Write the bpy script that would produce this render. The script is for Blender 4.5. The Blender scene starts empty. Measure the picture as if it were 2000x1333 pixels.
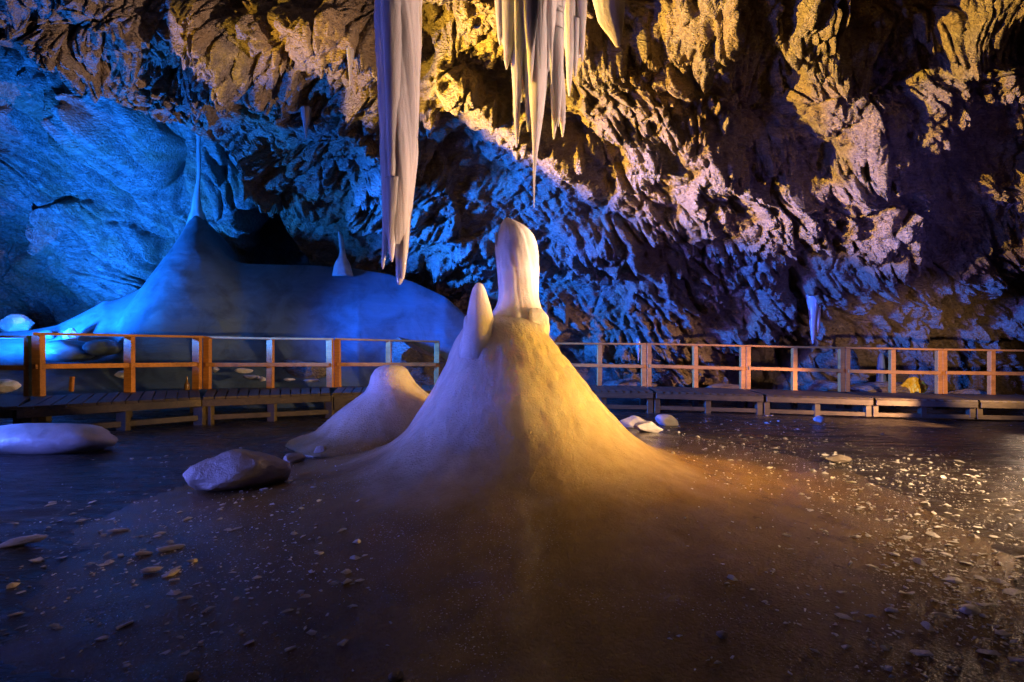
import bpy, bmesh, math, random
import numpy as np
from mathutils import Vector, Matrix

# ------------------------------------------------------------------ camera, world, lights
F = 916.0            # focal length in photo pixels (photo is 2000 wide)
HX, HY = 1000.0, 693.0   # horizon centre in photo pixels
scn = bpy.context.scene
COL = scn.collection
cam_d = bpy.data.cameras.new("camera")
cam_d.sensor_width = 36.0
cam_d.lens = F / 2000.0 * 36.0
cam_d.shift_y = (HY - 666.5) / 2000.0
cam_d.clip_start = 0.05
cam_d.clip_end = 300
cam = bpy.data.objects.new("camera", cam_d)
cam.location = (0, 0, 0)
cam.rotation_euler = (math.radians(90), 0, 0)
COL.objects.link(cam)
scn.camera = cam

w = bpy.data.worlds.new("World")
scn.world = w
w.use_nodes = True
w.node_tree.nodes["Background"].inputs[0].default_value = (0.30, 0.22, 0.32, 1)
w.node_tree.nodes["Background"].inputs[1].default_value = 0.055
vs = scn.view_settings
vs.view_transform = 'Standard'; vs.look = 'None'; vs.exposure = 0.0; vs.gamma = 1.0
try: vs.use_curve_mapping = False
except Exception: pass
scn.cycles.max_bounces = 6
scn.cycles.diffuse_bounces = 3
scn.cycles.glossy_bounces = 3
scn.cycles.transmission_bounces = 6
scn.cycles.sample_clamp_indirect = 3.0
scn.cycles.sample_clamp_direct = 0.0
scn.cycles.use_denoising = True
scn.cycles.caustics_reflective = False
scn.cycles.caustics_refractive = False

def spot(name, loc, target, color, power, angle, blend=0.4, radius=0.06):
    l = bpy.data.lights.new(name, 'SPOT')
    l.energy = power; l.color = color; l.spot_size = math.radians(angle)
    l.spot_blend = blend; l.shadow_soft_size = radius
    o = bpy.data.objects.new(name, l)
    o.location = loc
    d = Vector(target) - Vector(loc)
    o.rotation_euler = d.to_track_quat('-Z', 'Y').to_euler()
    COL.objects.link(o)
    return o

AMBER = (1.0, 0.60, 0.12)
WARM = (1.0, 0.60, 0.30)
BLUE = (0.02, 0.24, 1.0)
DEEP = (0.05, 0.16, 1.0)
VIOLET = (0.20, 0.22, 1.0)
spot("floodlight_amber", (-8.5, 6.4, -0.5), (4.8, 7.6, 5.0), (1.0, 0.57, 0.06), 42000, 37, 0.5)
spot("floodlight_amber_left", (-8.6, 5.0, 0.0), (-5.0, 7.5, 4.9), (1.0, 0.56, 0.07), 3600, 16, 0.5)
spot("floodlight_amber_mid", (-8.6, 5.2, 0.0), (-2.7, 7.7, 4.7), (1.0, 0.57, 0.06), 7500, 20, 0.5)
spot("floodlight_gold", (5.2, 4.0, -0.45), (0.7, 4.5, -0.35), (1.0, 0.45, 0.02), 2300, 46, 0.9, 0.06)
spot("floodlight_warm_right", (6.6, 3.9, -0.5), (-0.4, 4.7, 2.7), (1.0, 0.62, 0.46), 7400, 38, 0.6, 0.08)
spot("fill_warm_rail", (7.0, 5.6, -0.4), (-5.2, 9.3, -0.5), WARM, 3200, 28, 0.7, 0.08)  # added lamp, lifts the left railing that came out too dim
spot("fill_warm_floor", (5.4, 2.8, 0.5), (3.6, 4.2, -1.2), (1.0, 0.60, 0.30), 1150, 94, 0.9, 0.1)  # extra lamp put in to brighten the chips and the skirt front
spot("floodlight_warm_far", (9.45, 8.2, -0.6), (5.6, 11.2, -1.3), (1.0, 0.50, 0.22), 2200, 50, 0.6, 0.05)
spot("floodlight_warm_glare", (9.8, 8.7, -0.45), (4.6, 4.6, -1.2), (1.0, 0.66, 0.42), 35, 62, 0.8, 0.10)
spot("fill_warm_end", (9.75, 8.4, -0.5), (10.3, 11.9, -0.5), (1.0, 0.58, 0.30), 420, 80, 0.8, 0.05)  # added to light the yellow sheet and the end of the railing
spot("floodlight_blue_cove", (-10.8, 9.5, 0.0), (-9.2, 14.0, 5.6), (0.01, 0.19, 1.0), 7500, 112, 0.9, 0.2)
spot("fill_blue_low", (-11.2, 10.0, 0.6), (-12.5, 14.0, 1.2), (0.01, 0.19, 1.0), 1300, 120, 0.9, 0.3)  # second cove lamp, added to lift the black lower left
spot("fill_blue_hill", (-10.6, 8.2, 2.4), (-7.2, 12.0, 0.9), (0.01, 0.22, 1.0), 800, 34, 0.9, 0.6)  # soft blue fill added for the front of the hill
spot("floodlight_blue_roof", (-10.6, 9.4, -0.8), (-5.0, 8.0, 4.4), (0.01, 0.16, 1.0), 8000, 66, 0.9, 0.1)
spot("floodlight_blue_left", (-7.8, 3.8, -0.7), (-1.0, 4.8, 1.0), (0.14, 0.18, 1.0), 2800, 62, 0.8, 0.6)
spot("floodlight_blue_mound", (-6.9, 5.0, -0.6), (-5.6, 5.7, -1.1), (0.06, 0.16, 1.0), 260, 100, 0.8, 0.1)
spot("floodlight_blue_back", (-9.9, 7.6, 1.3), (4.8, 12.4, 1.7), (0.01, 0.14, 1.0), 52000, 44, 0.9, 0.6)
spot("fill_blue_base", (1.2, 11.0, -1.05), (2.4, 13.2, 1.6), (0.02, 0.13, 1.0), 1100, 150, 0.9, 0.2)  # unseen fill lamp behind the walkway, added to turn the lower wall blue
spot("fill_violet_floor", (-4.8, 2.4, 1.6), (-2.2, 4.2, -1.2), (0.45, 0.36, 0.8), 60, 90, 0.9, 0.3)  # added lamp without a fitting, raises the chips on the left floor
spot("fill_violet_right", (-9.8, 5.6, 0.6), (8.0, 11.5, 1.8), (0.14, 0.11, 0.8), 16000, 30, 0.9, 0.8)  # added violet fill for the dark parts of the right wall
spot("fill_violet_wall", (9.9, 5.2, -0.7), (7.4, 10.5, 1.8), (0.22, 0.16, 1.0), 500, 80, 0.9, 0.4)  # another added fill, reaching the same wall from the other side

# ------------------------------------------------------------------ numpy noise
def _h(ix, iy, s):
    ix = ix.astype(np.int64); iy = iy.astype(np.int64)
    n = (ix * 374761393 + iy * 668265263 + s * 1442695041) & 0xFFFFFFFF
    n = ((n ^ (n >> 13)) * 1274126177) & 0xFFFFFFFF
    n = (n ^ (n >> 16)) & 0xFFFFFFFF
    n = (n * 2246822519) & 0xFFFFFFFF
    n = (n ^ (n >> 15)) & 0xFFFFFFFF
    return n / 4294967295.0
def vnoise(x, y, s=0):
    x = np.asarray(x, float); y = np.asarray(y, float)
    ix = np.floor(x); iy = np.floor(y); fx = x - ix; fy = y - iy
    fx = fx*fx*fx*(fx*(fx*6-15)+10); fy = fy*fy*fy*(fy*(fy*6-15)+10)
    a = _h(ix, iy, s); b = _h(ix+1, iy, s); c = _h(ix, iy+1, s); d = _h(ix+1, iy+1, s)
    return (a*(1-fx)+b*fx)*(1-fy) + (c*(1-fx)+d*fx)*fy
def fbm(x, y, s=0, octv=5, gain=0.5):
    r = 0; a = 1; t = 0
    for k in range(octv):
        r = r + a*(vnoise(x, y, s+k*17) - 0.5)*2; t += a; a *= gain
        x = x*2.03 + 3.1; y = y*2.03 + 1.7
    return r / t
def ridged(x, y, s=0, octv=4):
    r = 0; a = 1; t = 0
    for k in range(octv):
        r = r + a*(1 - np.abs(vnoise(x, y, s+k*13)*2-1)*1.0); t += a; a *= 0.5
        x = x*2.1 + 5.1; y = y*2.1 + 9.7
    return r / t
def facets(x, y, s=0, k=0.9, g=0.9):
    """upper envelope of randomly tilted planes: broken blocky rock, continuous"""
    ix = np.floor(x); iy = np.floor(y)
    best = np.full(x.shape, -9.0)
    for dx in (-1, 0, 1):
        for dy in (-1, 0, 1):
            cx = ix+dx; cy = iy+dy
            px = cx + _h(cx, cy, s+1); py = cy + _h(cx, cy, s+2)
            ex = x-px; ey = y-py
            v = _h(cx, cy, s+3)*0.5 + (_h(cx, cy, s+4)-.5)*2*g*ex + (_h(cx, cy, s+5)-.5)*2*g*ey - k*(ex*ex+ey*ey)
            best = np.maximum(best, v)
    return best
def cracks(x, y, s=0):
    """distance to the border between random cells"""
    ix = np.floor(x); iy = np.floor(y); d1 = np.full(x.shape, 9.0); d2 = np.full(x.shape, 9.0)
    for dx in (-1, 0, 1):
        for dy in (-1, 0, 1):
            cx = ix+dx; cy = iy+dy
            e = np.hypot(x-cx-_h(cx, cy, s+1), y-cy-_h(cx, cy, s+2))
            d2 = np.minimum(d2, np.maximum(d1, e)); d1 = np.minimum(d1, e)
    return d2-d1
def sstep(a, b, x):
    t = np.clip((x-a)/(b-a), 0, 1); return t*t*(3-2*t)
def interp(x, pts):
    p = np.array(pts, float); return np.interp(x, p[:,0], p[:,1])

# ------------------------------------------------------------------ object helpers
def tag(o, label=None, cat=None, group=None, kind=None):
    if label: o['label'] = label
    if cat: o['category'] = cat
    if group: o['group'] = group
    if kind: o['kind'] = kind
    return o
def empty(name, loc=(0,0,0)):
    o = bpy.data.objects.new(name, None); o.location = loc; COL.objects.link(o); return o
def link(name, me, mat, parent=None, smooth=False):
    o = bpy.data.objects.new(name, me)
    if mat: me.materials.append(mat)
    if smooth:
        me.polygons.foreach_set('use_smooth', np.ones(len(me.polygons), bool))
    COL.objects.link(o)
    if parent:
        o.parent = parent
        o.matrix_parent_inverse = Matrix.Translation(parent.location).inverted()
    return o
def grid_mesh(name, P, flip=False, wrap=False):
    """P: rows x cols x 3"""
    r, c = P.shape[:2]
    me = bpy.data.meshes.new(name)
    idx = np.arange(r*c).reshape(r, c)
    if wrap:
        nx = np.roll(idx, -1, axis=1)
        a = idx[:-1]; b = nx[:-1]; d = nx[1:]; e = idx[1:]
    else:
        a = idx[:-1,:-1]; b = idx[:-1,1:]; d = idx[1:,1:]; e = idx[1:,:-1]
    q = np.stack([a, b, d, e], -1).reshape(-1, 4)
    if flip: q = q[:, ::-1]
    nq = len(q)
    me.vertices.add(r*c); me.vertices.foreach_set('co', P.reshape(-1).astype(np.float32))
    me.loops.add(nq*4); me.loops.foreach_set('vertex_index', q.reshape(-1).astype(np.int32))
    me.polygons.add(nq); me.polygons.foreach_set('loop_start', (np.arange(nq)*4).astype(np.int32))
    me.polygons.foreach_set('loop_total', np.full(nq, 4, np.int32))
    me.update(calc_edges=True)
    return me
def at(px, py, Y):
    return ((px-HX)/F*Y, Y, (HY-py)/F*Y)

# ------------------------------------------------------------------ materials
def new_mat(name):
    m = bpy.data.materials.new(name); m.use_nodes = True
    nt = m.node_tree; b = nt.nodes['Principled BSDF']
    return m, nt, b
def node(nt, t, **kw):
    n = nt.nodes.new(t)
    for k, v in kw.items():
        if k in n.inputs.keys() if hasattr(n.inputs, 'keys') else False: n.inputs[k].default_value = v
        else: setattr(n, k, v)
    return n
def texc(nt, scale=(1,1,1), rot=(0,0,0)):
    t = nt.nodes.new('ShaderNodeTexCoord'); m = nt.nodes.new('ShaderNodeMapping')
    m.inputs['Scale'].default_value = scale; m.inputs['Rotation'].default_value = rot
    nt.links.new(t.outputs['Object'], m.inputs['Vector']); return m.outputs[0]
def noise_tex(nt, vec, scale, detail=6, rough=0.6, dist=0.0):
    n = nt.nodes.new('ShaderNodeTexNoise')
    n.inputs['Scale'].default_value = scale; n.inputs['Detail'].default_value = detail
    n.inputs['Roughness'].default_value = rough; n.inputs['Distortion'].default_value = dist
    nt.links.new(vec, n.inputs['Vector']); return n.outputs['Fac']
def ramp(nt, fac, stops):
    r = nt.nodes.new('ShaderNodeValToRGB')
    while len(r.color_ramp.elements) < len(stops): r.color_ramp.elements.new(0.5)
    for e, (p, c) in zip(r.color_ramp.elements, stops):
        e.position = p; e.color = (c, c, c, 1) if not hasattr(c, '__len__') else tuple(c)+(1,)
    nt.links.new(fac, r.inputs['Fac']); return r.outputs['Color']
def mixc(nt, fac, a, b, mode='MIX'):
    m = nt.nodes.new('ShaderNodeMixRGB'); m.blend_type = mode
    for s, v in ((m.inputs[0], fac), (m.inputs[1], a), (m.inputs[2], b)):
        if isinstance(v, (int, float)): s.default_value = v
        elif isinstance(v, tuple): s.default_value = v + (1,)
        else: nt.links.new(v, s)
    return m.outputs[0]
def math_n(nt, op, a, b=0.0):
    m = nt.nodes.new('ShaderNodeMath'); m.operation = op
    for s, v in ((m.inputs[0], a), (m.inputs[1], b)):
        if isinstance(v, (int, float)): s.default_value = v
        else: nt.links.new(v, s)
    return m.outputs[0]
def bump(nt, b, h, strength, dist):
    n = nt.nodes.new('ShaderNodeBump'); n.inputs['Strength'].default_value = strength
    n.inputs['Distance'].default_value = dist
    nt.links.new(h, n.inputs['Height']); nt.links.new(n.outputs[0], b.inputs['Normal'])

def rock_mat(name, dark, mid, light, rot, wet=0.75):
    m, nt, b = new_mat(name)
    v = texc(nt); va = texc(nt, (1, 3.2, 3.2), rot)
    big = noise_tex(nt, v, 0.9, 8, 0.62, 0.6)
    st = noise_tex(nt, va, 3.0, 10, 0.68, 0.8)
    fine = noise_tex(nt, va, 14.0, 10, 0.7)
    c = ramp(nt, st, [(0.30, dark), (0.5, mid), (0.72, light)])
    c = mixc(nt, ramp(nt, big, [(0.42, 0.0), (0.62, 0.55)]), c, (0.36, 0.24, 0.10))
    vein = ramp(nt, noise_tex(nt, va, 5.0, 6, 0.55, 1.6), [(0.485, 0.0), (0.5, 0.5), (0.515, 0.0)])
    c = mixc(nt, vein, c, (0.42, 0.40, 0.36))
    nt.links.new(c, b.inputs['Base Color'])
    rr = ramp(nt, fine, [(0.35, wet-0.3), (0.6, wet+0.1)])
    nt.links.new(rr, b.inputs['Roughness'])
    b.inputs['Specular IOR Level'].default_value = 0.5
    def vor(sc):
        n = nt.nodes.new('ShaderNodeTexVoronoi'); n.inputs['Scale'].default_value = sc; n.inputs['Randomness'].default_value = 1.0
        wv = nt.nodes.new('ShaderNodeVectorMath'); wv.operation = 'ADD'
        nn = nt.nodes.new('ShaderNodeTexNoise'); nn.inputs['Scale'].default_value = 4.0; nt.links.new(va, nn.inputs['Vector'])
        sc_ = nt.nodes.new('ShaderNodeVectorMath'); sc_.operation = 'SCALE'; sc_.inputs['Scale'].default_value = 0.12
        nt.links.new(nn.outputs['Color'], sc_.inputs[0])
        nt.links.new(va, wv.inputs[0]); nt.links.new(sc_.outputs[0], wv.inputs[1]); nt.links.new(wv.outputs[0], n.inputs['Vector'])
        return n.outputs['Distance']
    h = math_n(nt, 'ADD', math_n(nt, 'MULTIPLY', st, 0.7), math_n(nt, 'MULTIPLY', fine, 0.5))
    h = math_n(nt, 'SUBTRACT', h, math_n(nt, 'MULTIPLY', vor(6.0), 0.55))
    h = math_n(nt, 'SUBTRACT', h, math_n(nt, 'MULTIPLY', vor(15.0), 0.35))
    bump(nt, b, h, 1.0, 0.10)
    return m
R = math.radians
ROCK = rock_mat('cave_rock', (0.09, 0.075, 0.06), (0.24, 0.20, 0.15), (0.40, 0.34, 0.26), (R(20), R(-35), R(10)))
ROCK_COVE = rock_mat('cove_rock', (0.08, 0.085, 0.09), (0.28, 0.29, 0.30), (0.55, 0.57, 0.60), (R(0), R(45), R(-20)), 0.45)

def ice_mat(name, col=(0.80, 0.82, 0.84), rough=0.28, sss=0.75, rad=0.12, bscale=6.0, bdist=0.01, stretch=(1,1,1), frost=0.0, ior=1.31, specks=False, dirt=None):
    m, nt, b = new_mat(name)
    v = texc(nt, stretch); v1 = texc(nt)
    n1 = noise_tex(nt, v, bscale, 8, 0.6, 0.3)
    c = ramp(nt, noise_tex(nt, v, bscale*0.35, 6, 0.6, 0.4), [(0.3, tuple(x*0.62 for x in col)), (0.65, col)])
    if dirt:
        c = mixc(nt, ramp(nt, noise_tex(nt, v1, 1.7, 8, 0.65, 0.5), [(0.46, 0.0), (0.68, 0.7)]), c, dirt)
    nt.links.new(c, b.inputs['Base Color'])
    b.inputs['Subsurface Weight'].default_value = sss
    b.inputs['Subsurface Radius'].default_value = (1.0, 0.85, 0.8)
    b.inputs['Subsurface Scale'].default_value = rad
    b.inputs['IOR'].default_value = ior
    b.inputs['Roughness'].default_value = rough
    h = n1
    if frost:
        h = math_n(nt, 'ADD', h, math_n(nt, 'MULTIPLY', noise_tex(nt, v1, 70.0, 3, 0.6), frost))
    bump(nt, b, h, 1.0, bdist)
    return m
ICE_BIG = ice_mat('milky_ice', rough=0.22, col=(0.88,0.88,0.88), rad=0.25, bscale=3.5, bdist=0.02, frost=0.25)
ICE_HANG = ice_mat('icicle_ice', col=(0.92,0.89,0.93), rough=0.12, sss=0.85, rad=0.06, bscale=9, bdist=0.010, stretch=(1,1,0.15), frost=0.35)
ICE_HANG.node_tree.nodes['Principled BSDF'].inputs['Coat Weight'].default_value = 1.0
ICE_HANG.node_tree.nodes['Principled BSDF'].inputs['Coat Roughness'].default_value = 0.06
ICE_HANG.node_tree.nodes['Principled BSDF'].inputs['Transmission Weight'].default_value = 0.55
ICE_BLOCK = ice_mat('block_ice', col=(0.78,0.76,0.76), rough=0.3, sss=0.6, rad=0.05, bscale=8, bdist=0.012, frost=0.4)
ICE_CHIP = ice_mat('chip_ice', col=(0.95,0.95,0.95), rough=0.08, sss=0.2, rad=0.02, bscale=30, bdist=0.004)
ICE_DIRTY = ice_mat('dirty_ice', col=(0.40,0.35,0.30), rough=0.35, sss=0.5, rad=0.05, bscale=7, bdist=0.02, frost=0.4, dirt=(0.16,0.11,0.06))
ICE_SLOPE = ice_mat('slope_ice', col=(0.13,0.20,0.26), rough=0.34, sss=0.4, rad=0.12, bscale=1.6, bdist=0.03, stretch=(0.5,1,2.2), dirt=(0.05,0.06,0.07))

ICE_SPIRE = ice_mat('spire_ice', col=(0.60,0.66,0.74), rough=0.3, sss=0.4, rad=0.1, bscale=3, bdist=0.03, stretch=(1,1,0.4))
# ice of the central cone: milky at the crown, ever clearer and darker towards the foot (clear ice over dark rock, with the skirt's amber light painted into the browns)
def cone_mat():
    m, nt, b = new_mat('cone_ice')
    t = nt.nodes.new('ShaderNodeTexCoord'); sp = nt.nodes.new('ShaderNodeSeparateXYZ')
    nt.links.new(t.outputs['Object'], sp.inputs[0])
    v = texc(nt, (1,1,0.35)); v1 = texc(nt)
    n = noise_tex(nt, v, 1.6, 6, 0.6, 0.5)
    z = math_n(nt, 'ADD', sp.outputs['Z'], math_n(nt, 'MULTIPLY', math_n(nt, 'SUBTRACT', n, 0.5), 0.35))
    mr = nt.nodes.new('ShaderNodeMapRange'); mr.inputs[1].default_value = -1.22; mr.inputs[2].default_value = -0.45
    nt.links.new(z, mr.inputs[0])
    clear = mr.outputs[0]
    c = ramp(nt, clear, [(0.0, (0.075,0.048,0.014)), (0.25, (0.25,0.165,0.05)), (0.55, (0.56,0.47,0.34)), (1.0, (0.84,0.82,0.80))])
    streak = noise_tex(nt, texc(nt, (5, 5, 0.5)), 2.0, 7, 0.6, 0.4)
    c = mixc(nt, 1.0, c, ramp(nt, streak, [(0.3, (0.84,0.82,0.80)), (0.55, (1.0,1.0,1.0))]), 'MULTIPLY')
    fr = noise_tex(nt, v1, 95.0, 2, 0.5)
    pat = noise_tex(nt, v1, 1.3, 5, 0.6)
    speck = math_n(nt, 'MULTIPLY', ramp(nt, fr, [(0.64, 0.0), (0.69, 1.0)]), ramp(nt, pat, [(0.46, 0.0), (0.62, 0.9)]))
    c = mixc(nt, speck, c, (0.75, 0.7, 0.62))
    nt.links.new(c, b.inputs['Base Color'])
    b.inputs['Subsurface Weight'].default_value = 0.8
    b.inputs['Subsurface Radius'].default_value = (1.0, 0.8, 0.65)
    b.inputs['Subsurface Scale'].default_value = 0.45
    b.inputs['IOR'].default_value = 1.31
    nt.links.new(ramp(nt, clear, [(0.0, 0.16), (0.6, 0.24)]), b.inputs['Roughness'])
    h = math_n(nt, 'ADD', noise_tex(nt, v1, 7.0, 8, 0.65), math_n(nt, 'MULTIPLY', noise_tex(nt, v1, 60.0, 3, 0.6), 0.75))
    h = math_n(nt, 'ADD', h, math_n(nt, 'MULTIPLY', streak, 0.5))
    bump(nt, b, h, 1.0, 0.024)
    b.inputs['Coat Weight'].default_value = 0.4; b.inputs['Coat Roughness'].default_value = 0.22
    return m
ICE_CONE = cone_mat()

def floor_mat():
    m, nt, b = new_mat('lake_ice')
    v = texc(nt, (0.45, 1.5, 1)); v1 = texc(nt)
    c = ramp(nt, noise_tex(nt, v1, 0.8, 8, 0.65, 0.5), [(0.3, (0.012,0.011,0.010)), (0.55, (0.035,0.028,0.020)), (0.75, (0.09,0.072,0.05))])
    fr = noise_tex(nt, v1, 60.0, 3, 0.6); pat = noise_tex(nt, v, 1.1, 6, 0.65, 0.6)
    speck = math_n(nt, 'MULTIPLY', ramp(nt, fr, [(0.64, 0.0), (0.70, 1.0)]), ramp(nt, pat, [(0.5, 0.0), (0.68, 0.9)]))
    c = mixc(nt, speck, c, (0.6, 0.58, 0.55))
    vo = nt.nodes.new('ShaderNodeTexVoronoi'); vo.feature = 'DISTANCE_TO_EDGE'; vo.inputs['Scale'].default_value = 1.1
    dn = nt.nodes.new('ShaderNodeTexNoise'); dn.inputs['Scale'].default_value = 1.5; dn.inputs['Detail'].default_value = 5; nt.links.new(v1, dn.inputs['Vector'])
    ad = nt.nodes.new('ShaderNodeVectorMath'); ad.operation = 'ADD'; nt.links.new(v1, ad.inputs[0]); nt.links.new(dn.outputs['Color'], ad.inputs[1]); nt.links.new(ad.outputs[0], vo.inputs['Vector'])
    crk = math_n(nt, 'MULTIPLY', ramp(nt, vo.outputs['Distance'], [(0.0, 1.0), (0.012, 0.0)]), ramp(nt, pat, [(0.4, 0.0), (0.6, 0.5)]))
    c = mixc(nt, crk, c, (0.35, 0.34, 0.33))
    frost = ramp(nt, noise_tex(nt, v, 2.4, 10, 0.75, 1.2), [(0.60, 0.0), (0.74, 0.45)])
    c = mixc(nt, frost, c, (0.26, 0.25, 0.24))
    nt.links.new(c, b.inputs['Base Color'])
    rr = ramp(nt, noise_tex(nt, v, 3.0, 8, 0.7, 0.4), [(0.35, 0.10), (0.65, 0.42)])
    nt.links.new(rr, b.inputs['Roughness'])
    b.inputs['IOR'].default_value = 1.31
    h = math_n(nt, 'ADD', noise_tex(nt, v, 4.0, 8, 0.6, 0.5), math_n(nt, 'MULTIPLY', noise_tex(nt, v1, 40.0, 3, 0.6), 0.12))
    bump(nt, b, h, 0.9, 0.045)
    return m
LAKE = floor_mat()

def wood_mat(name, a, c2, rough=0.6):
    m, nt, b = new_mat(name)
    v = texc(nt, (1.2, 1.2, 1.2)); vg = texc(nt, (2, 14, 14))
    n = noise_tex(nt, vg, 2.2, 8, 0.65, 0.8); n2 = noise_tex(nt, v, 2.5, 6, 0.6)
    c = ramp(nt, n, [(0.3, a), (0.7, c2)])
    c = mixc(nt, ramp(nt, n2, [(0.5, 0.0), (0.75, 0.7)]), c, tuple(x*0.35 for x in a))
    nt.links.new(c, b.inputs['Base Color'])
    b.inputs['Roughness'].default_value = rough
    bump(nt, b, n, 0.6, 0.01)
    return m
WOOD = wood_mat('rail_wood', (0.38, 0.15, 0.025), (0.62, 0.28, 0.045))
WOOD_DARK = wood_mat('deck_wood', (0.035, 0.026, 0.012), (0.10, 0.075, 0.032), 0.6)
def flat_mat(name, col, rough=0.6):
    m, nt, b = new_mat(name)
    c = mixc(nt, 0.35, col, ramp(nt, noise_tex(nt, texc(nt), 9, 6), [(0.3, tuple(x*0.5 for x in col)), (0.7, col)]))
    nt.links.new(c, b.inputs['Base Color']); b.inputs['Roughness'].default_value = rough; return m
YELLOW = flat_mat('yellow_plastic', (0.80, 0.55, 0.03), 0.4)
GLASSY = flat_mat('brown_bottle', (0.20, 0.11, 0.03), 0.15)
PAINT = flat_mat('pale_paint', (0.55, 0.50, 0.42))

# ------------------------------------------------------------------ cave rock
def surf_from_grid(px, py, Y):
    return np.stack([(px-HX)/F*Y, Y, (HY-py)/F*Y], -1)
def normals(P):
    du = np.gradient(P, axis=1); dv = np.gradient(P, axis=0)
    n = np.cross(du, dv); n /= np.linalg.norm(n, axis=-1, keepdims=True)+1e-9
    s = np.sign(np.sum(n*P, -1, keepdims=True)); return -n*np.where(s == 0, 1, s)   # towards the camera side
def idw(px, py, pts, p=2.6, soft=60.0):
    num = 0; den = 0
    for (x, y, v) in pts:
        wgt = 1.0/((((px-x)*0.6)**2 + (py-y)**2 + soft**2)**(p/2)); num = num + wgt*v; den = den + wgt
    return num/den
def sawridge(px, py, poly, h, wl, wd, taper=0.25):
    """crest along a polyline, gentle on the lower-left side (wl) and steep on the upper-right (wd); pixel widths"""
    best = np.full(px.shape, 1e9); side = np.zeros(px.shape); tt = np.zeros(px.shape)
    n = len(poly)-1
    for i in range(n):
        (x0, y0), (x1, y1) = poly[i], poly[i+1]
        dx, dy = x1-x0, y1-y0; L2 = dx*dx+dy*dy
        t = np.clip(((px-x0)*dx+(py-y0)*dy)/L2, 0, 1)
        qx = px-(x0+t*dx); qy = py-(y0+t*dy)
        d = np.hypot(qx, qy); s = np.sign(qx*dy - qy*dx)      # + = right-hand of travel
        upd = d < best
        best = np.where(upd, d, best); side = np.where(upd, s, side); tt = np.where(upd, (i+t)/n, tt)
    wv = np.where(side > 0, wd, wl)
    e = np.clip(1-best/wv, 0, 1)
    e = np.where(side > 0, e**1.3, e)
    end = np.clip(np.minimum(tt, 1-tt)/taper, 0, 1)
    return h*e*np.sqrt(end)

def metric(P):
    U = P[..., 0].copy()
    d = np.linalg.norm(np.diff(P, axis=0), axis=-1)
    V = np.concatenate([np.zeros((1, P.shape[1])), np.cumsum(d, 0)], 0)
    mid = P.shape[0]//2
    return U, V - V[mid:mid+1]*0.0

def rot2(u, v, a):
    c, s = math.cos(a), math.sin(a); return u*c+v*s, -u*s+v*c

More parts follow.
